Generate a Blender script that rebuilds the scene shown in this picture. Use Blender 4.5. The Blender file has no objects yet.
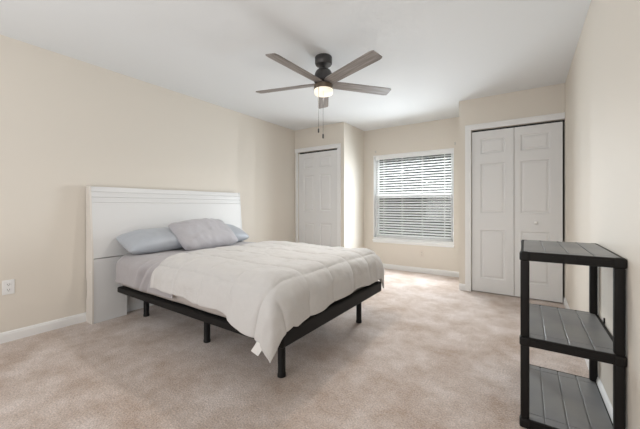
import bpy, bmesh, math, random
from mathutils import Vector, Matrix, noise
random.seed(7)
R = math.radians
C = bpy.context.scene.collection
sc = bpy.context.scene

# ------------------------------------------------------------------ camera
F_PX, YAW, V0, CAM_H = 305.0, 0.5935, 206.0, 1.085
cd = bpy.data.cameras.new('camera'); cam = bpy.data.objects.new('camera', cd); C.objects.link(cam)
cam.location = (0, 0, CAM_H); cam.rotation_euler = (R(90), 0, YAW)
cd.sensor_fit = 'HORIZONTAL'; cd.sensor_width = 36.0; cd.lens = 36.0 * F_PX / 640.0
cd.shift_y = -(214.5 - V0) / 640.0
cd.clip_start = 0.02; cd.clip_end = 200
sc.camera = cam

# ------------------------------------------------------------------ light + exposure
sc.view_settings.view_transform = 'Standard'; sc.view_settings.look = 'None'
sc.view_settings.gamma = 1.0; sc.view_settings.exposure = 0.62
sc.view_settings.use_curve_mapping = False
w = bpy.data.worlds.new('sky'); sc.world = w; w.use_nodes = True
wb = w.node_tree.nodes['Background']
wb.inputs[0].default_value = (0.90, 0.95, 1.0, 1); wb.inputs[1].default_value = 2.5

def area(name, loc, rot, sx, sy, power, col):
    l = bpy.data.lights.new(name, 'AREA'); l.shape = 'RECTANGLE'; l.size = sx; l.size_y = sy
    l.energy = power; l.color = col
    o = bpy.data.objects.new(name, l); o.location = loc; o.rotation_euler = rot; C.objects.link(o)
    return o
# added fill lamp, unseen, in the opening behind the camera
area('rear_fill', (-1.5, -1.12, 1.25), (R(110), 0, R(0)), 3.0, 1.9, 29, (0.985, 0.985, 1.0))
# hazy bright sky on the garden side
sl = bpy.data.lights.new('hazy_sun', 'SUN'); sl.energy = 6.5; sl.angle = R(50); sl.color = (1.0, 0.98, 0.96)
so_ = bpy.data.objects.new('hazy_sun', sl); C.objects.link(so_)
so_.rotation_euler = Vector((-0.05, -1.0, -0.85)).to_track_quat('-Z', 'Y').to_euler()
# added spots on the room side of the blind, standing in for window daylight
wl = bpy.data.lights.new('window_daylight_fill', 'SPOT'); wl.energy = 5.4; wl.color = (0.86, 0.94, 1.0)
wl.spot_size = R(165); wl.spot_blend = 1.0; wl.shadow_soft_size = 0.0
for ix in range(5):
    for iz in range(5):
        o = bpy.data.objects.new('window_daylight_fill', wl); C.objects.link(o)
        o.location = (-1.90 + 0.18*ix, 4.97, 0.62 + 0.31*iz); o.rotation_euler = (R(-76), 0, 0)
# warm glow of the ceiling fan's lamp
pl = bpy.data.lights.new('fan_lamp_glow', 'SPOT'); pl.spot_size = R(168); pl.spot_blend = 0.6; pl.energy = 26; pl.color = (1.0, 0.93, 0.85); pl.shadow_soft_size = 0.07
po = bpy.data.objects.new('fan_lamp_glow', pl); po.location = (-1.527, 2.32, 2.05); C.objects.link(po)

# ------------------------------------------------------------------ helpers
def mat(name, col, rough=0.6, spec=0.5, metal=0.0, bump=None, vary=None, coat=0.0, emit=None, sheen=0.0):
    m = bpy.data.materials.new(name); m.use_nodes = True
    nt = m.node_tree; b = nt.nodes['Principled BSDF']
    b.inputs['Base Color'].default_value = (*col, 1); b.inputs['Roughness'].default_value = rough
    b.inputs['Specular IOR Level'].default_value = spec; b.inputs['Metallic'].default_value = metal
    b.inputs['Coat Weight'].default_value = coat; b.inputs['Sheen Weight'].default_value = sheen
    tc = nt.nodes.new('ShaderNodeTexCoord')
    if vary:                                   # (scale, second colour, detail, lo, hi)
        n = nt.nodes.new('ShaderNodeTexNoise'); n.inputs['Scale'].default_value = vary[0]; n.inputs['Detail'].default_value = vary[2]
        nt.links.new(tc.outputs['Object'], n.inputs['Vector'])
        r = nt.nodes.new('ShaderNodeMapRange'); r.inputs['From Min'].default_value = vary[3]; r.inputs['From Max'].default_value = vary[4]
        nt.links.new(n.outputs['Fac'], r.inputs['Value'])
        mx = nt.nodes.new('ShaderNodeMix'); mx.data_type = 'RGBA'
        mx.inputs['A'].default_value = (*col, 1); mx.inputs['B'].default_value = (*vary[1], 1)
        nt.links.new(r.outputs['Result'], mx.inputs['Factor']); nt.links.new(mx.outputs['Result'], b.inputs['Base Color'])
    if bump:                                   # (scale, strength, distance)
        n = nt.nodes.new('ShaderNodeTexNoise'); n.inputs['Scale'].default_value = bump[0]; n.inputs['Detail'].default_value = 4
        nt.links.new(tc.outputs['Object'], n.inputs['Vector'])
        bp = nt.nodes.new('ShaderNodeBump'); bp.inputs['Strength'].default_value = bump[1]; bp.inputs['Distance'].default_value = bump[2]
        nt.links.new(n.outputs['Fac'], bp.inputs['Height']); nt.links.new(bp.outputs['Normal'], b.inputs['Normal'])
    if emit:
        b.inputs['Emission Color'].default_value = (*emit[0], 1); b.inputs['Emission Strength'].default_value = emit[1]
    return m

def box(bm, x0, y0, z0, x1, y1, z1, bev=0.0, seg=2):
    vs = [bm.verts.new(p) for p in [(x0,y0,z0),(x1,y0,z0),(x1,y1,z0),(x0,y1,z0),(x0,y0,z1),(x1,y0,z1),(x1,y1,z1),(x0,y1,z1)]]
    fs = [bm.faces.new([vs[i] for i in q]) for q in [(3,2,1,0),(4,5,6,7),(0,1,5,4),(1,2,6,5),(2,3,7,6),(3,0,4,7)]]
    if bev:
        es = list({e for f in fs for e in f.edges})
        bmesh.ops.bevel(bm, geom=es, offset=bev, segments=seg, profile=0.5, affect='EDGES')
    return vs

def lathe(bm, prof, c=(0,0,0), n=40, cap=True):
    rings = []
    for r, z in prof:
        rings.append([bm.verts.new((c[0]+r*math.cos(2*math.pi*k/n), c[1]+r*math.sin(2*math.pi*k/n), c[2]+z)) for k in range(n)])
    for a, b in zip(rings, rings[1:]):
        for k in range(n):
            bm.faces.new((a[k], a[(k+1)%n], b[(k+1)%n], b[k]))
    if cap:
        bm.faces.new(rings[0][::-1]); bm.faces.new(rings[-1])

def tube(bm, pts, r, n=8):
    pts = [Vector(p) for p in pts]; rings = []
    for i, p in enumerate(pts):
        d = (pts[min(i+1, len(pts)-1)] - pts[max(i-1, 0)]).normalized()
        u = d.orthogonal().normalized(); v = d.cross(u)
        if rings:
            u = (pu - d*pu.dot(d)).normalized(); v = d.cross(u)
        pu = u
        rr = r[i] if isinstance(r, (list, tuple)) else r
        rings.append([bm.verts.new(p + rr*(math.cos(2*math.pi*k/n)*u + math.sin(2*math.pi*k/n)*v)) for k in range(n)])
    for a, b in zip(rings, rings[1:]):
        for k in range(n): bm.faces.new((a[k], a[(k+1)%n], b[(k+1)%n], b[k]))
    bm.faces.new(rings[0][::-1]); bm.faces.new(rings[-1])

def obj(name, bm, m, parent=None, smooth=False, recalc=True):
    if recalc: bmesh.ops.recalc_face_normals(bm, faces=bm.faces)
    me = bpy.data.meshes.new(name); bm.to_mesh(me); bm.free()
    for mm in (m if isinstance(m, (list, tuple)) else [m]): me.materials.append(mm)
    if smooth:
        me.polygons.foreach_set('use_smooth', [True]*len(me.polygons))
    o = bpy.data.objects.new(name, me); C.objects.link(o)
    if parent: o.parent = parent
    return o

def shade_auto(o, deg=35):
    me = o.data
    me.polygons.foreach_set('use_smooth', [True]*len(me.polygons))
    me.set_sharp_from_angle(angle=R(deg))
    return o

def tag(o, label, cat, group=None, kind=None):
    o['label'] = label; o['category'] = cat
    if group: o['group'] = group
    if kind: o['kind'] = kind
    return o

def thing(name, label, cat, loc=(0,0,0), rz=0.0, group=None):
    o = bpy.data.objects.new(name, None); C.objects.link(o)
    o.location = loc; o.rotation_euler = (0, 0, rz); o.empty_display_size = 0.1
    return tag(o, label, cat, group)

def struct(name, bm, m, parent=None):
    o = obj(name, bm, m, parent)
    if parent is None: o['kind'] = 'structure'
    return o

def B(*boxes):
    bm = bmesh.new()
    for b in boxes: box(bm, *b)
    return bm

# ------------------------------------------------------------------ materials
M = {}
WALL = (0.735, 0.685, 0.61)
M['wall'] = mat('wall_paint', WALL, 0.6, 0.25, bump=(180, 0.12, 0.002))
M['ceiling'] = mat('ceiling_paint', (0.81, 0.83, 0.84), 0.9, 0.2, bump=(120, 0.2, 0.003))
M['trim'] = mat('trim_paint', (0.82, 0.82, 0.81), 0.4, 0.5)
M['door'] = mat('door_paint', (0.76, 0.76, 0.755), 0.45, 0.5, bump=(60, 0.05, 0.001))
M['dark'] = mat('dark_track', (0.02, 0.02, 0.02), 0.6)
M['metal'] = mat('brushed_nickel', (0.55, 0.54, 0.52), 0.35, 0.5, 1.0)
M['white_plastic'] = mat('white_plastic', (0.85, 0.85, 0.84), 0.35)
M['outlet'] = mat('ivory_plastic', (0.72, 0.66, 0.58), 0.4)
M['frame_white'] = mat('vinyl_frame', (0.88, 0.89, 0.89), 0.35)
M['slat'] = mat('blind_slat_white', (0.86, 0.87, 0.87), 0.45)
M['board'] = mat('headboard_lacquer', (0.73, 0.73, 0.725), 0.38, 0.5)
M['board_edge'] = mat('headboard_edge', (0.74, 0.70, 0.65), 0.45)
M['bedmetal'] = mat('black_bed_frame', (0.008, 0.0075, 0.0075), 0.55, 0.22)
M['mattress'] = mat('mattress_cover', (0.50, 0.465, 0.44), 0.9, 0.2, bump=(40, 0.2, 0.004))
M['sheet'] = mat('grey_sheet', (0.42, 0.40, 0.41), 0.85, 0.3, bump=(11, 0.5, 0.02), sheen=0.2)
M['comforter'] = mat('white_comforter', (0.60, 0.585, 0.57), 0.9, 0.2, bump=(14, 0.45, 0.02), sheen=0.2)
M['pillow_satin'] = mat('blue_grey_satin', (0.42, 0.45, 0.495), 0.40, 0.5, bump=(6, 0.3, 0.02), sheen=0.1)
M['pillow_grey'] = mat('grey_cotton', (0.44, 0.43, 0.455), 0.8, 0.3, bump=(9, 0.6, 0.02), sheen=0.2)
M['tagcloth'] = mat('care_tag_cloth', (0.78, 0.76, 0.74), 0.8)
M['shelf'] = mat('charcoal_shelf_plastic', (0.22, 0.224, 0.23), 0.40, 0.5, bump=(300, 0.05, 0.001), vary=(4, (0.27, 0.27, 0.265), 3, 0.4, 0.65))
M['shelf_rim'] = mat('black_shelf_plastic', (0.010, 0.009, 0.0085), 0.55, 0.22)
M['fan_metal'] = mat('dark_bronze_fan', (0.075, 0.072, 0.072), 0.38, 0.5, 0.5)
M['fan_band'] = mat('fan_light_band', (0.20, 0.16, 0.12), 0.35, 0.5, 0.7)
M['glass_lit'] = mat('frosted_lit_glass', (0.9, 0.88, 0.82), 0.5, emit=((1.0, 0.88, 0.68), 0.42))
M['grass'] = mat('lawn_grass', (0.05, 0.055, 0.035), 0.95, 0.1, vary=(3, (0.07, 0.075, 0.05), 5, 0.4, 0.6))
M['bark'] = mat('tree_bark', (0.16, 0.14, 0.12), 0.9)
M['leaf'] = mat('tree_leaf', (0.055, 0.057, 0.053), 0.7, 0.2, vary=(2.0, (0.12, 0.122, 0.116), 3, 0.4, 0.6))

# carpet: cut pile with mottling and a rough surface
def carpet():
    m = mat('beige_carpet', (0.50, 0.42, 0.36), 1.0, 0.05, sheen=0.35)
    nt = m.node_tree; b = nt.nodes['Principled BSDF']
    tc = nt.nodes.new('ShaderNodeTexCoord')
    def nz(s, d, rough=0.6):
        n = nt.nodes.new('ShaderNodeTexNoise'); n.inputs['Scale'].default_value = s; n.inputs['Detail'].default_value = d
        n.inputs['Roughness'].default_value = rough
        nt.links.new(tc.outputs['Object'], n.inputs['Vector']); return n
    big, fine = nz(3.0, 8, 0.72), nz(110, 3)
    def rng(n, a, b_, c, d):
        r = nt.nodes.new('ShaderNodeMapRange'); r.inputs['From Min'].default_value = a; r.inputs['From Max'].default_value = b_
        r.inputs['To Min'].default_value = c; r.inputs['To Max'].default_value = d
        nt.links.new(n.outputs['Fac'], r.inputs['Value']); return r
    a, c = rng(big, 0.36, 0.64, 0.0, 1.0), rng(fine, 0.3, 0.7, 0.68, 1.3)
    mx = nt.nodes.new('ShaderNodeMix'); mx.data_type = 'RGBA'
    mx.inputs['A'].default_value = (0.43, 0.32, 0.25, 1); mx.inputs['B'].default_value = (0.67, 0.585, 0.54, 1)
    nt.links.new(a.outputs['Result'], mx.inputs['Factor'])
    mul = nt.nodes.new('ShaderNodeMix'); mul.data_type = 'RGBA'; mul.blend_type = 'MULTIPLY'; mul.inputs['Factor'].default_value = 1.0
    nt.links.new(mx.outputs['Result'], mul.inputs['A']); nt.links.new(c.outputs['Result'], mul.inputs['B'])
    nt.links.new(mul.outputs['Result'], b.inputs['Base Color'])
    bp = nt.nodes.new('ShaderNodeBump'); bp.inputs['Strength'].default_value = 0.7; bp.inputs['Distance'].default_value = 0.01
    nt.links.new(fine.outputs['Fac'], bp.inputs['Height']); nt.links.new(bp.outputs['Normal'], b.inputs['Normal'])
    return m
M['carpet'] = carpet()

# weathered wood for the fan blades, grain along local X
def blade_wood():
    m = mat('weathered_grey_wood', (0.3, 0.27, 0.25), 0.42, 0.5)
    nt = m.node_tree; b = nt.nodes['Principled BSDF']
    tc = nt.nodes.new('ShaderNodeTexCoord'); mp = nt.nodes.new('ShaderNodeMapping')
    mp.inputs['Scale'].default_value = (2.5, 45, 10)
    n = nt.nodes.new('ShaderNodeTexNoise'); n.inputs['Scale'].default_value = 1.6; n.inputs['Detail'].default_value = 5
    nt.links.new(tc.outputs['Object'], mp.inputs['Vector']); nt.links.new(mp.outputs['Vector'], n.inputs['Vector'])
    cr = nt.nodes.new('ShaderNodeValToRGB')
    cr.color_ramp.elements[0].position = 0.3; cr.color_ramp.elements[0].color = (0.17, 0.145, 0.13, 1)
    cr.color_ramp.elements[1].position = 0.7; cr.color_ramp.elements[1].color = (0.36, 0.33, 0.31, 1)
    nt.links.new(n.outputs['Fac'], cr.inputs['Fac']); nt.links.new(cr.outputs['Color'], b.inputs['Base Color'])
    return m
M['blade'] = blade_wood()

# thin window glass: clear with a faint reflection
def thin_glass():
    m = bpy.data.materials.new('window_glass'); m.use_nodes = True; nt = m.node_tree
    nt.nodes.clear()
    out = nt.nodes.new('ShaderNodeOutputMaterial'); tr = nt.nodes.new('ShaderNodeBsdfTransparent'); gl = nt.nodes.new('ShaderNodeBsdfGlossy')
    tr.inputs[0].default_value = (0.93, 0.95, 0.95, 1); gl.inputs['Roughness'].default_value = 0.02
    mx = nt.nodes.new('ShaderNodeMixShader'); mx.inputs[0].default_value = 0.07
    nt.links.new(tr.outputs[0], mx.inputs[1]); nt.links.new(gl.outputs[0], mx.inputs[2]); nt.links.new(mx.outputs[0], out.inputs[0])
    return m
M['glass'] = thin_glass()

def screen_mat():
    m = bpy.data.materials.new('insect_screen_mesh'); m.use_nodes = True; nt = m.node_tree; nt.nodes.clear()
    out = nt.nodes.new('ShaderNodeOutputMaterial'); tr = nt.nodes.new('ShaderNodeBsdfTransparent'); df = nt.nodes.new('ShaderNodeBsdfDiffuse')
    df.inputs[0].default_value = (0.05, 0.05, 0.05, 1)
    mx = nt.nodes.new('ShaderNodeMixShader'); mx.inputs[0].default_value = 0.55
    nt.links.new(tr.outputs[0], mx.inputs[1]); nt.links.new(df.outputs[0], mx.inputs[2]); nt.links.new(mx.outputs[0], out.inputs[0])
    return m
M['screen'] = screen_mat()

# ------------------------------------------------------------------ room shell
H = 2.44
XL, XR, YC, YW, XLC, XRC, YB = -3.44, 0.358, 4.29, 5.03, -2.425, -0.718, -1.2
T = 0.12
struct('floor', B((XL-T, YB-T, -0.1, XR+T, YW+T, 0)), M['carpet'])
struct('ceiling', B((XL-T, YB-T, H, XR+T, YW+T, H+0.1)), M['ceiling'])
struct('wall_left', B((XL-T, YB-T, 0, XL, YW+T, H)), M['wall'])
struct('wall_right', B((XR, YB-T, 0, XR+T, YW+T, H)), M['wall'])
# back wall behind the camera, with a wide opening added for the fill lamp
struct('wall_back', B((XL, YB-T, 0, -3.05, YB, H), (0.05, YB-T, 0, XR, YB, H), (-3.05, YB-T, 2.25, 0.05, YB, H)), M['wall'])
# unseen closed box, added to keep sky light out of the back opening
struct('wall_sky_blocker', B((-3.05-T, YB-1.4, 0, -3.05, YB-T, H), (0.05, YB-1.4, 0, 0.05+T, YB-T, H), (-3.05-T, YB-1.4-T, 0, 0.05+T, YB-1.4, H), (-3.05-T, YB-1.4, H, 0.05+T, YB-T, H+0.1), (-3.05-T, YB-1.4, -0.1, 0.05+T, YB-T, 0)), M['wall'])
# wall with the window
WX0, WX1, WZ0, WZ1 = -2.245, -0.915, 0.50, 1.975
struct('wall_window', B((XL, YW, 0, WX0, YW+T+0.02, H), (WX1, YW, 0, XR, YW+T+0.02, H),
                        (WX0, YW, 0, WX1, YW+T+0.02, WZ0), (WX0, YW, WZ1, WX1, YW+T+0.02, H)), M['wall'])
# left closet
DL0, DL1, DLT = -3.360, -2.551, 2.035
CT = 0.10
struct('wall_closet_left', B((XL, YC, 0, DL0, YC+CT, H), (DL1, YC, 0, XLC, YC+CT, H), (DL0, YC, DLT, DL1, YC+CT, H),
                             (XLC-CT, YC+CT, 0, XLC, YW, H)), M['wall'])
# right closet
DR0, DR1, DRT = -0.574, XR, 2.045
struct('wall_closet_right', B((XRC, YC, 0, DR0, YC+CT, H), (DR0, YC, DRT, XR, YC+CT, H),
                              (XRC, YC+CT, 0, XRC+CT, YW, H)), M['wall'])

# baseboards (profile: flat with a small top bead)
def baseboard(name, p0, p1, side, h=0.083, t=0.013):
    bm = bmesh.new()
    (x0, y0), (x1, y1) = p0, p1
    d = Vector((x1-x0, y1-y0, 0)); L = d.length; d.normalize(); n = Vector((-d.y, d.x, 0))*side
    prof = [(0,0),(t,0),(t,h*0.72),(t*0.75,h*0.80),(t*0.75,h*0.88),(t*0.35,h*0.97),(0,h)]
    a = [bm.verts.new(Vector((x0,y0,0))+n*q+Vector((0,0,z))) for q, z in prof]
    b = [bm.verts.new(Vector((x1,y1,0))+n*q+Vector((0,0,z))) for q, z in prof]
    k = len(prof)
    for i in range(k): bm.faces.new((a[i], a[(i+1)%k], b[(i+1)%k], b[i]))
    bm.faces.new(a[::-1]); bm.faces.new(b)
    return struct(name, bm, M['trim'])
baseboard('baseboard_left', (XL, YB), (XL, YC), -1)
baseboard('baseboard_window', (XLC, YW), (XRC, YW), -1)
baseboard('baseboard_right', (XR, YB), (XR, YC), 1)
baseboard('baseboard_closet_left', (XLC, YC), (XLC, YW-0.013), -1)
baseboard('baseboard_closet_right', (XRC, YC), (DR0-0.071, YC), -1)

# casings round the closet openings
def casing(name, x0, z0, x1, z1, y):
    bm = bmesh.new(); box(bm, x0, y-0.014, z0, x1, y, z1, 0.004, 2)
    horiz = (x1-x0) > (z1-z0)
    if horiz: box(bm, x0, y-0.019, z1-0.018, x1, y-0.012, z1, 0.003, 2)
    else:
        outer = x0 if name.endswith('outer_left') else x1-0.018
        box(bm, outer, y-0.019, z0, outer+0.018, y-0.012, z1, 0.003, 2)
    return struct(name, bm, M['trim'])
casing('trim_1', DL1, 0, DL1+0.066, DLT, YC)
casing('trim_2', DL0-0.055, 0, DL0, DLT, YC)
casing('trim_3', DL0-0.075, DLT, DL1+0.066, DLT+0.066, YC)
casing('trim_4', DR0-0.071, 0, DR0, DRT, YC)
casing('trim_5', DR0-0.071, DRT, XR-0.001, DRT+0.068, YC)
# dark head tracks
struct('trim_6', B((DL0, YC+0.05, DLT-0.028, DL1, YC+0.085, DLT)), M['dark'])
struct('trim_7', B((DR0, YC+0.05, DRT-0.02, DR1, YC+0.085, DRT)), M['dark'])

# moulded panel doors
def panel_leaf(name, w, h, cols, rows, parent, t=0.034):
    """leaf with its front at y=0, x from 0..w, z 0..h; cols/rows: panel spans"""
    bm = bmesh.new()
    xs = sorted({0, w, *[v for c in cols for v in c]}); zs = sorted({0, h, *[v for r in rows for v in r]})
    g = [[bm.verts.new((x, 0, z)) for z in zs] for x in xs]
    panels = []
    for i in range(len(xs)-1):
        for j in range(len(zs)-1):
            f = bm.faces.new((g[i][j], g[i+1][j], g[i+1][j+1], g[i][j+1]))
            if (xs[i], xs[i+1]) in cols and (zs[j], zs[j+1]) in rows: panels.append(f)
    back = bmesh.ops.extrude_face_region(bm, geom=list(bm.faces))
    for v in back['geom']:
        if isinstance(v, bmesh.types.BMVert): v.co.y += t
    bmesh.ops.recalc_face_normals(bm, faces=bm.faces)
    # which of the two copies is at the front
    front = [f for f in bm.faces if abs(f.calc_center_median().y) < 1e-5 and
             any(c[0] < f.calc_center_median().x < c[1] for c in cols) and any(r[0] < f.calc_center_median().z < r[1] for r in rows)]
    for th, dp in ((0.006, -0.004), (0.010, -0.006), (0.012, 0.0), (0.022, 0.007)):
        bmesh.ops.inset_individual(bm, faces=front, thickness=th, depth=dp)
    return obj(name, bm, M['door'], parent)

ROWS = [(0.17, 0.775), (0.985, 1.605), (1.725, 1.915)]
d1 = bpy.data.objects.new('door_1', None); C.objects.link(d1); d1['kind'] = 'structure'; d1.location = (DL0+0.004, YC+0.016, 0.012)
leaf = panel_leaf('door_leaf', DL1-DL0-0.008, 1.992, [(0.115, 0.335), (0.455, 0.685)], ROWS, d1)
leaf.rotation_euler = (0, R(-0.35), 0)
d2 = bpy.data.objects.new('door_2', None); C.objects.link(d2); d2['kind'] = 'structure'; d2.location = (DR0+0.004, YC+0.016, 0.012)
lw = 0.452
la = panel_leaf('door_leaf', lw, 2.008, [(0.098, 0.362)], ROWS, d2)
lb = panel_leaf('door_leaf', lw, 2.008, [(0.062, 0.340)], ROWS, d2); lb.location = (lw+0.005, 0, 0)
bm = bmesh.new(); lathe(bm, [(0.009, 0), (0.009, 0.014), (0.016, 0.018), (0.019, 0.026), (0.016, 0.034), (0.006, 0.037)], n=24)
kn = obj('door_knob', bm, M['white_plastic'], lb, smooth=True); kn.location = (0.21, 0.0, 0.88); kn.rotation_euler = (R(90), 0, 0)

# ------------------------------------------------------------------ window
wn = bpy.data.objects.new('window_1', None); C.objects.link(wn); wn['kind'] = 'structure'; wn.location = ((WX0+WX1)/2, YW, WZ0)
def wpart(name, bm, m, par=wn):
    o = obj(name, bm, m, par)
    if par is wn: o.location = (-(WX0+WX1)/2, -YW, -WZ0)
    return o
# painted reveal lining
wpart('window_jamb', B((WX0, YW-0.004, WZ0+0.03, WX0+0.012, YW+0.14, WZ1), (WX1-0.012, YW-0.004, WZ0+0.03, WX1, YW+0.14, WZ1), (WX0+0.012, YW-0.004, WZ1-0.012, WX1-0.012, YW+0.14, WZ1)), M['frame_white'])
FY0, FY1 = YW+0.085, YW+0.135
fw_ = 0.045
wpart('window_frame', B((WX0+0.012, FY0, WZ0+0.03, WX0+0.012+fw_, FY1, WZ1-0.012), (WX1-0.012-fw_, FY0, WZ0+0.03, WX1-0.012, FY1, WZ1-0.012),
                 (WX0+0.05, FY0, WZ1-0.012-fw_, WX1-0.05, FY1, WZ1-0.012), (WX0+0.05, FY0, WZ0+0.03, WX1-0.05, FY1, WZ0+0.075)), M['frame_white'])
zm = 1.268
s1 = wpart('window_sash', B((WX0+0.05, FY0+0.004, zm-0.030, WX1-0.05, FY0+0.03, zm+0.030)), M['frame_white'])
p1 = wpart('window_pane', B((WX0+0.05, FY0+0.035, WZ0+0.07, WX1-0.05, FY0+0.038, WZ1-0.05)), M['glass'])
wpart('insect_screen', B((WX0+0.05, FY0+0.046, WZ0+0.07, WX1-0.05, FY0+0.047, zm)), M['screen'])
bm = bmesh.new(); box(bm, WX0-0.012, YW-0.026, WZ0-0.028, WX1+0.006, YW+0.14, WZ0+0.0, 0.006, 3); box(bm, WX0-0.004, YW-0.012, WZ0-0.055, WX1, YW-0.0, WZ0-0.026, 0.003)
box(bm, WX0, YW, WZ0, WX1, YW+0.14, WZ0+0.03)
wpart('window_sill', bm, M['frame_white'])

# venetian blind hanging in the recess
bl = thing('venetian_blind', 'white horizontal slat blind hanging open in the bedroom window', 'blind', ((WX0+WX1)/2, YW+0.045, WZ0+0.03))
def bpart(name, bm, m, smooth=False):
    o = obj(name, bm, m, bl, smooth); o.location = (-(WX0+WX1)/2, -(YW+0.045), -(WZ0+0.03)); return o
bx0, bx1, by = WX0+0.045, WX1-0.028, YW+0.045
bm = bmesh.new(); box(bm, bx0-0.012, by-0.03, WZ1-0.07, bx1+0.012, by+0.03, WZ1-0.015, 0.003)
box(bm, bx0-0.014, by-0.036, WZ1-0.078, bx1+0.014, by-0.031, WZ1-0.013, 0.002)
bpart('head_rail', bm, M['slat'])
bm = bmesh.new()
zt, zb, n = WZ1-0.10, WZ0+0.085, 31
ang = R(24)
for i in range(n):
    z = zb + (zt-zb)*i/(n-1)
    secs = []
    for j in range(5):
        u = -0.025 + 0.05*j/4; crown = 0.0028*(1-(u/0.025)**2)
        secs.append((u*math.cos(ang) - crown*math.sin(ang), u*math.sin(ang) + crown*math.cos(ang)))
    top = [[bm.verts.new((x, by+a, z+b+0.0012)) for a, b in secs] for x in (bx0, bx1)]
    bot = [[bm.verts.new((x, by+a, z+b-0.0012)) for a, b in secs] for x in (bx0, bx1)]
    for j in range(4):
        bm.faces.new((top[0][j], top[1][j], top[1][j+1], top[0][j+1])); bm.faces.new((bot[0][j+1], bot[1][j+1], bot[1][j], bot[0][j]))
    for e in (0, 4): bm.faces.new((top[0][e], bot[0][e], bot[1][e], top[1][e]))
    for s in (0, 1): bm.faces.new([top[s][j] for j in range(5)] + [bot[s][j] for j in range(4, -1, -1)])
bpart('slats', bm, M['slat'])
bm = bmesh.new(); box(bm, bx0, by-0.027, WZ0+0.034, bx1, by+0.027, WZ0+0.052, 0.004)
bpart('bottom_rail', bm, M['slat'])
for x in (-2.06, -1.735, -1.40, -1.055):
    bm = bmesh.new()
    for dy in (-0.026, 0.026): tube(bm, [(x, by+dy, WZ0+0.045), (x, by+dy, WZ1-0.06)], 0.0022, 6)
    box(bm, x-0.004, by-0.0275, WZ0+0.05, x+0.004, by-0.0265, WZ1-0.075)
    bpart('ladder_cord', bm, M['slat'])
bm = bmesh.new(); tube(bm, [(bx0+0.06, by-0.045, 1.15), (bx0+0.06, by-0.043, WZ1-0.085)], 0.004, 8)
bpart('tilt_wand', bm, M['white_plastic'])

# small curtain-rod hooks left in the wall above the window corners
for x, lab in ((-2.20, 'tiny metal curtain hook on the wall above the left window corner'), (-0.897, 'tiny metal curtain hook on the wall above the right window corner')):
    bm = bmesh.new(); box(bm, -0.007, -0.004, -0.02, 0.007, 0, 0.02, 0.002)
    tube(bm, [(0, -0.003, 0.008), (0, -0.028, 0.006), (0, -0.034, 0.016)], 0.0035, 8)
    o = obj('curtain_hook', bm, M['metal']); o.location = (x, YW, 2.04)
    tag(o, lab, 'hook', 'curtain hooks above the window')

# ------------------------------------------------------------------ outlets
def outlet(loc, rz, label, m):
    t = thing('wall_outlet', label, 'outlet', loc, rz, 'wall outlets')
    bm = bmesh.new(); box(bm, -0.036, -0.006, -0.058, 0.036, 0, 0.058, 0.003)
    tube(bm, [(0, -0.005, 0), (0, -0.0075, 0)], 0.003, 10)
    obj('cover_plate', bm, m, t)
    for z in (-0.021, 0.021):
        bm = bmesh.new(); box(bm, -0.017, -0.009, z-0.014, 0.017, -0.004, z+0.014, 0.003)
        s = obj('socket', bm, m, t)
        bm = bmesh.new()
        for x in (-0.007, 0.006): box(bm, x-0.0013, -0.0097, z-0.003, x+0.0013, -0.008, z+0.007)
        box(bm, -0.0025, -0.0097, z-0.010, 0.0025, -0.008, z-0.006)
        obj('slots', bm, M['dark'], s)
outlet((XL, 0.630, 0.435), R(90), 'white double wall outlet on the cream wall left of the headboard', M['white_plastic'])
outlet((-1.40, YW, 0.315), 0, 'ivory double wall outlet low on the wall under the window', M['outlet'])

# ------------------------------------------------------------------ ceiling fan
fan = thing('ceiling_fan', 'dark bronze ceiling fan with five grey wood blades and lit lamp', 'ceiling fan', (-1.527, 2.32, H))
Z = lambda z: z - H
def fpiece(name, prof, m, deg=35, n=40):
    bm = bmesh.new(); lathe(bm, prof, n=n); return shade_auto(obj(name, bm, m, fan), deg)
fpiece('canopy', [(0.074, 0), (0.078, -0.006), (0.078, -0.060), (0.070, -0.073), (0.030, -0.080)], M['fan_metal'])
fpiece('downrod', [(0.014, -0.075), (0.014, -0.105), (0.026, -0.108), (0.026, -0.125)], M['fan_metal'], n=24)
fpiece('motor_housing', [(0.022, -0.106), (0.048, -0.112), (0.066, -0.128), (0.078, -0.152), (0.084, -0.182), (0.086, -0.222), (0.080, -0.228)], M['fan_metal'])
fpiece('blade_hub', [(0.040, -0.224), (0.040, -0.262)], M['fan_metal'], n=24)
fpiece('light_band', [(0.070, -0.255), (0.087, -0.258), (0.087, -0.292), (0.083, -0.297), (0.06, -0.297)], M['fan_band'])
fpiece('lamp_shade', [(0.079, -0.293), (0.085, -0.300), (0.085, -0.322), (0.080, -0.336), (0.062, -0.344), (0.020, -0.347)], M['glass_lit'], 50)
def blade_bm():
    bm = bmesh.new()
    out = [(0.045, 0.036), (0.10, 0.050), (0.16, 0.053), (0.638, 0.058), (0.666, 0.052), (0.673, 0.046),
           (0.673, -0.046), (0.666, -0.052), (0.638, -0.058), (0.16, -0.053), (0.10, -0.050), (0.045, -0.036)]
    t = [bm.verts.new((x, y, 0.004)) for x, y in out]; b = [bm.verts.new((x, y, -0.004)) for x, y in out]
    bm.faces.new(t); bm.faces.new(b[::-1])
    for i in range(len(out)): bm.faces.new((t[i], b[i], b[(i+1)%len(out)], t[(i+1)%len(out)]))
    return bm
blade0 = None
for k in range(5):
    if blade0 is None: bld = blade0 = obj('blade', blade_bm(), M['blade'], fan)
    else: bld = blade0.copy(); C.objects.link(bld)
    bld.location = (0, 0, -0.242)
    bld.rotation_mode = 'QUATERNION'
    bld.rotation_quaternion = (Matrix.Rotation(R(-20.4+72*k), 4, 'Z') @ Matrix.Rotation(R(-12), 4, 'X')).to_quaternion()
ex, ey = math.cos(YAW), math.sin(YAW)
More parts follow.
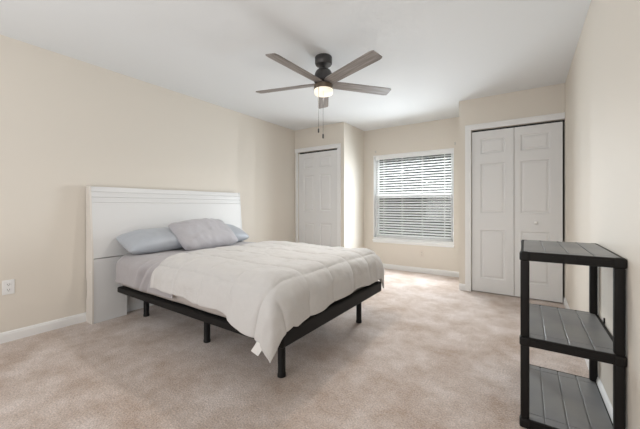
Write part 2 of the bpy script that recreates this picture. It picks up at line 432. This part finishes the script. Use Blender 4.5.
for s, zl in ((-0.016, 1.735), (0.024, 1.685)):
    px, py = s*ex + 0.02, s*ey-0.08
    bm = bmesh.new(); tube(bm, [(px, py, Z(2.15)), (px, py, Z(zl+0.035))], 0.0014, 6)
    ch = obj('pull_chain', bm, M['fan_metal'], fan)
    bm = bmesh.new(); lathe(bm, [(0.003, 0.040), (0.0075, 0.032), (0.0075, 0.002), (0.003, -0.003)], (px, py, Z(zl)), n=12)
    obj('fob', bm, M['fan_metal'], ch, smooth=True)

# ------------------------------------------------------------------ headboard
hb = thing('headboard', 'white lacquered flared headboard with grooved top, against the cream wall', 'headboard', (XL, 2.055, 0))
HY0, HY1 = -0.908, 0.887
def hpart(name, bm, m, par=hb): return obj(name, bm, m, par)
def slab_y(bm, prof, y0, y1, bev=0.0):
    """closed XZ profile swept along Y"""
    a = [bm.verts.new((x, y0, z)) for x, z in prof]; b = [bm.verts.new((x, y1, z)) for x, z in prof]
    k = len(prof); bm.faces.new(a); bm.faces.new(b[::-1])
    for i in range(k): bm.faces.new((a[i], b[i], b[(i+1)%k], a[(i+1)%k]))
# upper panel: leans back, three rabbeted strips at the top
def face_x(z): return 0.085 + (1.27-z)/(1.27-0.60)*0.06 if z > 0.60 else 0.145
prof = [(0.030, 0.60), (0.030, 1.268), (face_x(1.268)-0.004, 1.268)]
for z in (1.215, 1.165, 1.115):
    x = face_x(z)
    prof += [(x, z+0.006), (x-0.007, z+0.004), (x-0.007, z-0.001), (x+0.001, z-0.003)]
prof += [(face_x(0.60), 0.600)]
bm = bmesh.new(); slab_y(bm, prof, HY0+0.012, HY1-0.012)
hpart('upper_panel', bm, M['board'])
# shaped end boards (edge view shows a small waist)
for y0 in (HY0, HY1-0.014):
    ep = [(0.012, 0.0), (0.150, 0.0), (0.150, 0.585), (face_x(0.62)+0.003, 0.62), (face_x(1.272)+0.003, 1.272), (0.012, 1.272),
          (0.012, 0.42), (0.030, 0.37), (0.034, 0.27), (0.014, 0.20)]
    bm = bmesh.new(); slab_y(bm, ep, y0, y0+0.014); hpart('end_board', bm, M['board_edge'] if y0 < 0 else M['board'])
# lower pilasters either side, centre recess
for y0, y1 in ((HY0+0.012, HY0+0.30), (HY1-0.30, HY1-0.012)):
    bm = bmesh.new(); box(bm, 0.03, y0, 0.0, 0.145, y1, 0.592, 0.003); hpart('pilaster', bm, M['board'])
bm = bmesh.new(); box(bm, 0.03, HY0+0.30, 0.0, 0.06, HY1-0.30, 0.592); hpart('lower_panel', bm, M['board'])
bm = bmesh.new(); lathe(bm, [(0.007, 0), (0.007, 0.003), (0.004, 0.004)], n=14)
o = hpart('bolt_cap', bm, M['trim']); o.rotation_euler = (R(90), 0, 0); o.location = (0.11, HY0, 0.475)

# ------------------------------------------------------------------ bed base
X0, X1, Y0, Y1 = -3.20, -1.155, 1.315, 2.765
YCN = (Y0+Y1)/2
bf = thing('bed_frame', 'black metal platform bed base with round legs under the mattress', 'bed frame', ((X0+X1)/2, YCN, 0))
ox, oy = -(X0+X1)/2, -YCN
def fpart(name, bm, m=M['bedmetal'], par=bf): 
    o = obj(name, bm, m, par)
    if par is bf: o.location = (ox, oy, 0)
    return o
bm = bmesh.new(); box(bm, X0, Y0, 0.268, X1, Y0+0.045, 0.322, 0.012, 3); fpart('side_rail', bm)
bm = bmesh.new(); box(bm, X0, Y1-0.045, 0.268, X1, Y1, 0.322, 0.012, 3); fpart('side_rail', bm)
bm = bmesh.new(); box(bm, X1-0.05, Y0+0.002, 0.266, X1+0.008, Y1-0.002, 0.362, 0.014, 3); fpart('foot_rail', bm)
bm = bmesh.new(); box(bm, X0, Y0+0.045, 0.27, X0+0.045, Y1-0.045, 0.320); fpart('head_rail', bm)
bm = bmesh.new(); box(bm, X0+0.045, Y0+0.045, 0.285, X1-0.05, Y1-0.045, 0.320); fpart('deck', bm)
for x, ya in ((-3.10, 1.535), (-2.11, 1.515), (-1.29, 1.475)):
    for y in (ya, 2.56):
        bm = bmesh.new(); lathe(bm, [(0.024, 0.0), (0.027, 0.002), (0.027, 0.020), (0.0245, 0.024), (0.0245, 0.286)], (x, y, 0), n=28)
        shade_auto(fpart('leg', bm))
bm = bmesh.new(); lathe(bm, [(0.024, 0.0), (0.0245, 0.286)], (-2.11, YCN, 0), n=20); fpart('leg', bm)

# ------------------------------------------------------------------ mattress
def rounded_block(bm, x0, y0, z0, x1, y1, z1, r, nx, ny, nz, fn=None):
    """box surface grid with rounded edges and a displacement"""
    grid = {}
    def V(i, j, k):
        if (i, j, k) not in grid:
            x = x0+(x1-x0)*i/nx; y = y0+(y1-y0)*j/ny; z = z0+(z1-z0)*k/nz
            cx = min(max(x, x0+r), x1-r); cy = min(max(y, y0+r), y1-r); cz = min(max(z, z0+r), z1-r)
            d = Vector((x-cx, y-cy, z-cz))
            if d.length > 1e-6: p = Vector((cx, cy, cz)) + d.normalized()*r if sum(abs(q) > 1e-6 for q in d) > 1 else Vector((x, y, z))
            else: p = Vector((x, y, z))
            grid[(i, j, k)] = bm.verts.new(fn(p) if fn else p)
        return grid[(i, j, k)]
    for i in range(nx):
        for j in range(ny):
            for k in (0, nz): bm.faces.new((V(i,j,k), V(i+1,j,k), V(i+1,j+1,k), V(i,j+1,k)))
    for i in range(nx):
        for k in range(nz):
            for j in (0, ny): bm.faces.new((V(i,j,k), V(i+1,j,k), V(i+1,j,k+1), V(i,j,k+1)))
    for j in range(ny):
        for k in range(nz):
            for i in (0, nx): bm.faces.new((V(i,j,k), V(i,j+1,k), V(i,j+1,k+1), V(i,j,k+1)))
MZ0, MZ1 = 0.322, 0.622
def mfn(p):
    b = 0.010*math.sin(math.pi*min(max((p.z-MZ0)/(MZ1-MZ0), 0), 1))
    q = p.copy()
    q.y += b*(1 if p.y > YCN else -1)
    q.z += 0.004*noise.noise(p*3)
    return q
bm = bmesh.new(); rounded_block(bm, X0+0.005, Y0+0.005, MZ0, X1-0.052, Y1-0.005, MZ1, 0.065, 60, 46, 8, mfn)
mt = obj('mattress', bm, M['mattress'], smooth=True)
tag(mt, 'thick mattress in a pale grey fitted cover on the black base', 'mattress')

# ------------------------------------------------------------------ draped bedding
def drape(p, q, top, x_in, y_half, Rr, slope, flare=0.0):
    """p: flat X, q: flat offset across the bed from its centre line"""
    ox_ = max(0.0, p - x_in); oy_ = max(0.0, abs(q) - y_half); s = 1 if q > 0 else -1
    r = math.hypot(ox_, oy_)
    bx, byy = min(p, x_in), YCN + s*min(abs(q), y_half)
    if r < 1e-9: return Vector((bx, byy, top)), 0.0, 0.0
    ph = math.atan2(oy_, ox_)
    arc = Rr*math.pi/2
    if r < arc: f, g = Rr*math.sin(r/Rr), Rr*(1-math.cos(r/Rr))
    else: f, g = Rr + (r-arc)*slope, Rr + (r-arc)*math.sqrt(1-slope**2)
    both = min(ox_, oy_)/max(r, 1e-6)
    f *= 1 + flare*both
    return Vector((bx + f*math.cos(ph), byy + s*f*math.sin(ph), top-g)), r, both

def cloth(name, xs, qs, posf, m, thick, sub=1, parent=None):
    bm = bmesh.new()
    g = [[bm.verts.new(posf(x, q)) for q in qs] for x in xs]
    for i in range(len(xs)-1):
        for j in range(len(qs)-1): bm.faces.new((g[i][j], g[i+1][j], g[i+1][j+1], g[i][j+1]))
    bmesh.ops.recalc_face_normals(bm, faces=bm.faces)
    o = obj(name, bm, m, parent, smooth=True, recalc=False)
    if o.data.polygons[len(o.data.polygons)//2].normal.z < 0: o.data.flip_normals()
    so = o.modifiers.new('thickness', 'SOLIDIFY'); so.thickness = thick; so.offset = 1.0
    ss = o.modifiers.new('smooth', 'SUBSURF'); ss.levels = sub; ss.render_levels = sub
    return o
def lin(a, b, n): return [a+(b-a)*i/(n-1) for i in range(n)]

# flat sheet: grey, over the head half and down both sides
def sheet_pos(x, q):
    v, r, both = drape(x, q, MZ1+0.006, 9.0, 0.645, 0.10, 0.03)
    # rounded mattress corner by the headboard
    e = max(0.0, -3.12 - x)/0.08
    if e > 0:
        inset = 0.07*(1-math.sqrt(max(0.0, 1-min(e, 1)**2)))
        v.y -= inset*(1 if q > 0 else -1)*min(1, abs(q)/0.645)
        v.z -= inset*0.5
    if r > 0.0:
        k = min(1.0, r/0.12)
        # gathered diagonal folds beside the comforter edge
        fold = math.sin((x + 0.7*r)*48 + 2.0*noise.noise(Vector((x*4, q*4, 0))))
        env = math.exp(-((x+2.60+0.20*r)/0.12)**2)
        v.y += (-1 if q < 0 else 1)*k*(0.010 + 0.026*env*fold + 0.006*noise.noise(Vector((x*7, r*9, 3))))
    else:
        v.z += 0.006*noise.noise(Vector((x*7, q*5, 1))) + 0.006*max(0, math.sin((x+0.18*q)*42))*math.exp(-((x+2.80)/0.09)**2)
    return v
OVS = 0.645 + 0.157 + 0.145
sh = cloth('flat_sheet', lin(-3.195, -2.20, 56), lin(-OVS, OVS, 110), sheet_pos, M['sheet'], 0.004)
tag(sh, 'grey flat sheet showing between the pillows and the white comforter', 'sheet')

# comforter
XI, YH, RR = -1.315, 0.632, 0.14
TOP = MZ1 + 0.026
SP = 0.30
def comf_pos(p, q):
    # curved head edge: the near corner is pulled towards the foot
    s_ = min(1, max(0, (p - (XI-0.32))/0.36)); s_ = s_*s_*(3-2*s_)
    t_ = min(1, max(0, (-q - (YH-0.22))/0.30)); t_ = t_*t_*(3-2*t_)
    if q < -YH: q = -YH + (q+YH)*(0.86 + 0.26*s_)
    if p > XI: p = XI + (p-XI)*(1 + 0.05*t_)
    v, r, both = drape(p, q, TOP, XI, YH, RR, 0.10, 0.30)
    # direction outward
    if r > 0:
        d = Vector((max(0, p-XI), (abs(q)-YH if abs(q) > YH else 0)*(1 if q > 0 else -1), 0))
        d = d.normalized()
        k = min(1, r/RR/1.57); n = (d*k + Vector((0, 0, 1))*(1-k)).normalized()
    else: n = Vector((0, 0, 1))
    # quilting seams
    def seam(u): 
        m_ = abs((u/SP) % 1.0 - 0.5)*2            # 1 at a seam, 0 mid-square
        return m_
    su, sv = seam(p+0.02), seam(q+0.15)
    puff = 0.013*(1-su**11)*(1-sv**11)
    wr = 0.012*noise.noise(Vector((p*2.2, q*2.6, 5))) + 0.009*noise.noise(Vector((p*8, q*6, 2))) + 0.004*noise.noise(Vector((p*19, q*14, 6)))
    v += n*(puff + wr)
    if r > 0.08:
        # soft vertical folds in the hanging parts, stronger around the corner
        a = min(1, (r-0.08)/0.2)
        along = q if abs(q) < YH else p
        v += d*a*(0.010*math.sin(along*17+1.0) + 0.006*noise.noise(Vector((p*5, q*5, 8))))
        if both > 0:
            ph = math.atan2(abs(q)-YH, p-XI)
            v += d*a*both*0.010*math.cos(ph*8)
            v.z += 0.02*both*a
        if q < -YH: v.y -= 0.025*a*s_
        if p > XI: v.x += 0.015*a*t_
        v.z += a*(0.012*math.sin(along*5.2+0.6) + 0.006*noise.noise(Vector((p*3, q*3, 4))))
    return v
OV = 0.345
qs = lin(-(YH+OV), YH+OV, 150)
def comf(p_, q):
    # p_ in 0..1 ; the head edge sits at -2.62, curling to the foot near the side
    t = p_
    edge = -2.51 + 0.07*min(1, max(0, -q-0.5)/0.2) + 0.018*math.sin(q*7) + 0.02*noise.noise(Vector((q*9, 1, 1))) - 0.02*max(0, abs(q)-YH)/OV
    return comf_pos(edge + (XI+OV-0.005-edge)*t, q)
cf = cloth('comforter', lin(0, 1, 140), qs, comf, M['comforter'], 0.014)
tag(cf, 'white quilted comforter draped over the bed with a corner hanging down', 'comforter')
bm = bmesh.new()
# two-ply care tag sewn on the hem
tp = [(-0.024, 0), (0.024, 0), (0.024, -0.062), (-0.024, -0.062)]
vs = [[bm.verts.new((x, dy, z)) for x, z in tp] for dy in (-0.001, 0.001)]
bm.faces.new(vs[0]); bm.faces.new(vs[1][::-1])
for i in range(4): bm.faces.new((vs[0][i], vs[1][i], vs[1][(i+1)%4], vs[0][(i+1)%4]))
tgm = mat('printed_care_tag', (0.80, 0.78, 0.76), 0.8)
ct = obj('care_tag', bm, tgm, cf); ct.location = comf((XI+0.19+2.44)/(XI+OV-0.005+2.44), -(YH+OV)) + Vector((0.012, -0.010, 0.016)); ct.rotation_euler = (R(-6), R(32), R(24)); ct['label'] = 'small white care tag'

# ------------------------------------------------------------------ pillows
def pillow(name, L, W, Tk, m, label, loc, rot, seed, wrinkle=0.006, round_=0.10, group=None):
    """pillow: local X = long side, local Y = short side, Z = thickness"""
    bm = bmesh.new(); nx, ny = 44, 34
    def P(i, j, s):
        u = -1+2*i/nx; v = -1+2*j/ny
        # concave edges with pulled-out corners
        cr = 1 - round_*(abs(u)**6)*(abs(v)**6)
        x = u*(L/2)*(1-0.03*(1-v*v)*abs(u)**3)*cr; y = v*(W/2)*(1-0.05*(1-u*u)*abs(v)**3)*cr
        th = (max(0, 1-abs(u)**3.0)**0.55)*(max(0, 1-abs(v)**3.0)**0.55)
        z = s*Tk/2*th
        nn = noise.noise(Vector((x*6+seed, y*6, seed*3))) + 0.5*noise.noise(Vector((x*15, y*13+seed, seed)))
        rad = noise.noise(Vector((math.atan2(v, u)*4+seed, 0.5, seed)))
        z += s*min(1, th*3)*(wrinkle*nn + wrinkle*1.1*rad*(u*u+v*v)*0.6)
        y += 0.006*noise.noise(Vector((u*3, seed, v)))
        return (x, y, z)
    top = [[bm.verts.new(P(i, j, 1)) for j in range(ny+1)] for i in range(nx+1)]
    bot = [[top[i][j] if i in (0, nx) or j in (0, ny) else bm.verts.new(P(i, j, -1)) for j in range(ny+1)] for i in range(nx+1)]
    for i in range(nx):
        for j in range(ny):
            bm.faces.new((top[i][j], top[i+1][j], top[i+1][j+1], top[i][j+1]))
            bm.faces.new((bot[i][j+1], bot[i+1][j+1], bot[i+1][j], bot[i][j]))
    o = obj(name, bm, m, smooth=True)
    o.matrix_world = Matrix.Translation(loc) @ rot
    tag(o, label, 'pillow', group)
    ss = o.modifiers.new('smooth', 'SUBSURF'); ss.levels = 1; ss.render_levels = 1
    return o
def lean(rz, tilt, roll=0.0):
    """long side along world Y; tilt raises the headboard edge"""
    return Matrix.Rotation(R(rz), 4, 'Z') @ Matrix.Rotation(R(90), 4, 'Z') @ Matrix.Rotation(R(tilt), 4, 'X') @ Matrix.Rotation(R(roll), 4, 'Y')
G = 'pillows against the headboard'
pillow('pillow', 0.62, 0.40, 0.19, M['pillow_satin'], 'smooth blue grey satin pillow at the left end of the headboard', (-3.095, 1.625, 0.742), lean(-3, 16, -3), 1.3, 0.006, 0.06, group=G)
pillow('pillow', 0.75, 0.44, 0.19, M['pillow_grey'], 'wrinkled grey pillow propped up in the middle, in front of the others', (-2.945, 2.095, 0.778), lean(4, 37), 4.1, 0.020, 0.15, group=G)
pillow('pillow', 0.58, 0.40, 0.18, M['pillow_satin'], 'blue grey pillow partly hidden behind the wrinkled grey pillow on its right', (-3.120, 2.480, 0.742), lean(2, 20), 7.7, 0.006, 0.08, group=G)

# ------------------------------------------------------------------ shelving unit
SX0, SX1, SY0, SY1 = -0.022, 0.353, 1.795, 2.44
su = thing('shelving_unit', 'black plastic three tier shelving unit with charcoal shelves by right wall', 'shelf', ((SX0+SX1)/2, (SY0+SY1)/2, 0))
hw, hd = (SX1-SX0)/2, (SY1-SY0)/2
TIERS = (0.045, 0.445, 0.862)
pr = 0.0185
def shelf_bm():
    """deck of four long planks with grooves, front and back cross boards; top at z=0"""
    bm = bmesh.new()
    ix, iy = hw-0.010, hd-0.010
    g = 0.003
    xs = lin(-ix, ix, 5); ys = [-iy, -iy+0.055, iy-0.055, iy]
    for i in range(4):
        for j in range(3):
            box(bm, xs[i]+g, ys[j]+g*0.6, -0.012, xs[i+1]-g, ys[j+1]-g*0.6, 0.0, 0.0012, 1)
    box(bm, -ix, -iy, -0.016, ix, iy, -0.0045)
    return bm
def rim_bm():
    bm = bmesh.new(); h, t = 0.044, 0.014
    for sy in (-1, 1):
        box(bm, -hw+0.02, sy*hd-(t if sy > 0 else 0), -h, hw-0.02, sy*hd+(t if sy < 0 else 0), -0.001, 0.003)
        # shallow raised pads along the short rims
        for c in (-0.085, 0.085):
            y = sy*hd
            box(bm, c-0.062, min(y, y+sy*0.003), -h+0.010, c+0.062, max(y, y+sy*0.003), -0.012, 0.001, 1)
    for sx in (-1, 1):
        box(bm, sx*hw-(t if sx > 0 else 0), -hd+0.02, -h, sx*hw+(t if sx < 0 else 0), hd-0.02, -0.001, 0.003)
    for sx in (-1, 1):
        for sy in (-1, 1):
            cx, cy = sx*(hw-pr+0.001), sy*(hd-pr+0.001)
            box(bm, cx-pr-0.003, cy-pr-0.003, -h-0.003, cx+pr+0.003, cy+pr+0.003, 0.0, 0.010, 3)
    return bm
d0 = r0 = None
for z in TIERS:
    if d0 is None: d0 = dd = obj('shelf_board', shelf_bm(), M['shelf'], su); r0 = rr = obj('shelf_rim', rim_bm(), M['shelf_rim'], d0)
    else:
        dd = d0.copy(); C.objects.link(dd); rr = r0.copy(); C.objects.link(rr); rr.parent = dd
    dd.location = (0, 0, z)
for sx in (-1, 1):
    for sy in (-1, 1):
        cx, cy = sx*(hw-pr), sy*(hd-pr)
        for z0, z1 in ((TIERS[0]-0.003, TIERS[1]-0.042), (TIERS[1]-0.003, TIERS[2]-0.042)):
            bm = bmesh.new(); box(bm, cx-pr, cy-pr, z0, cx+pr, cy+pr, z1, 0.009, 3)
            shade_auto(obj('post', bm, M['shelf_rim'], su), 40)
# little wall strap clip behind the middle shelf
bm = bmesh.new(); box(bm, hw-0.002, 0.12, 0.445, XR-(SX0+SX1)/2-0.001, 0.132, 0.475, 0.002)
obj('wall_clip', bm, M['shelf_rim'], su)

# ------------------------------------------------------------------ outside
gbm = bmesh.new(); box(gbm, -30, YW+0.3, -0.35, 25, 45, -0.25)
struct('ground', gbm, M['grass'])
def tree(x, y, h, rad, seed, label, nleaf=7000):
    t = thing('tree', label, 'tree', (x, y, -0.25), 0, 'trees outside the window')
    rnd = random.Random(seed)
    bm = bmesh.new()
    tube(bm, [(0,0,0), (0.05,0.02,h*0.25), (-0.03,0.06,h*0.55), (0.02,0,h*0.85)], [0.16, 0.12, 0.08, 0.03], 10)
    for k in range(9):
        a = k*2.4; z = h*(0.22+0.06*k)
        e = Vector((math.cos(a), math.sin(a), 0.35))*rad*0.75
        tube(bm, [(0, 0, z), (e.x*0.5, e.y*0.5, z+e.z*0.4), (e.x, e.y, z+e.z)], [0.05, 0.03, 0.012], 6)
    obj('trunk', bm, M['bark'], t, smooth=True)
    bm = bmesh.new()
    clumps = [Vector((rnd.gauss(0, 1)*rad*0.42, rnd.gauss(0, 1)*rad*0.42, h*(0.12+0.83*rnd.random()))) for _ in range(46)]
    for k in range(nleaf):
        c = clumps[rnd.randrange(len(clumps))]
        p = c + Vector((rnd.gauss(0, 1), rnd.gauss(0, 1), rnd.gauss(0, 1)))*rad*0.17
        if p.z < 0.1: continue
        u = Vector((rnd.gauss(0,1), rnd.gauss(0,1), rnd.gauss(0,1))).normalized(); v = u.orthogonal().normalized()
        s = 0.06+0.06*rnd.random()
        a = [bm.verts.new(p+u*s), bm.verts.new(p+v*s*0.4), bm.verts.new(p-u*s), bm.verts.new(p-v*s*0.4)]
        bm.faces.new(a)
    obj('crown', bm, M['leaf'], t, recalc=False)
tree(-4.1, 9.4, 3.3, 0.75, 1, 'dense leafy tree outside, behind the left part of the blind')
tree(-6.0, 14.0, 3.9, 1.0, 5, 'tall leafy tree outside, farthest back behind the blind')
tree(-3.6, 12.0, 3.5, 0.75, 2, 'leafy tree outside, behind the middle of the blind')
tree(-1.75, 9.4, 4.0, 0.9, 3, 'tall dark tree outside, behind the right part of the blind', 9000)
# clipped hedge closing the garden
hg = thing('hedge', 'long clipped hedge at the end of the garden, behind the trees', 'hedge', (-5.0, 17.0, -0.25))
rnd = random.Random(11)
bm = bmesh.new(); box(bm, -9, -0.45, 0, 9, 0.45, 2.3, 0.15, 2); obj('branches', bm, M['bark'], hg)
bm = bmesh.new()
for k in range(16000):
    x = rnd.uniform(-9.1, 9.1)
    if rnd.random() < 0.75: p = Vector((x, -0.5+rnd.gauss(0, 0.06), rnd.uniform(0, 2.4)))
    else: p = Vector((x, rnd.uniform(-0.5, 0.5), 2.35+rnd.gauss(0, 0.08)))
    u = Vector((rnd.gauss(0,1), rnd.gauss(0,1), rnd.gauss(0,1))).normalized(); v = u.orthogonal().normalized(); q = 0.07+0.05*rnd.random()
    bm.faces.new([bm.verts.new(p+u*q), bm.verts.new(p+v*q*0.5), bm.verts.new(p-u*q), bm.verts.new(p-v*q*0.5)])
obj('leaves', bm, M['leaf'], hg, recalc=False)
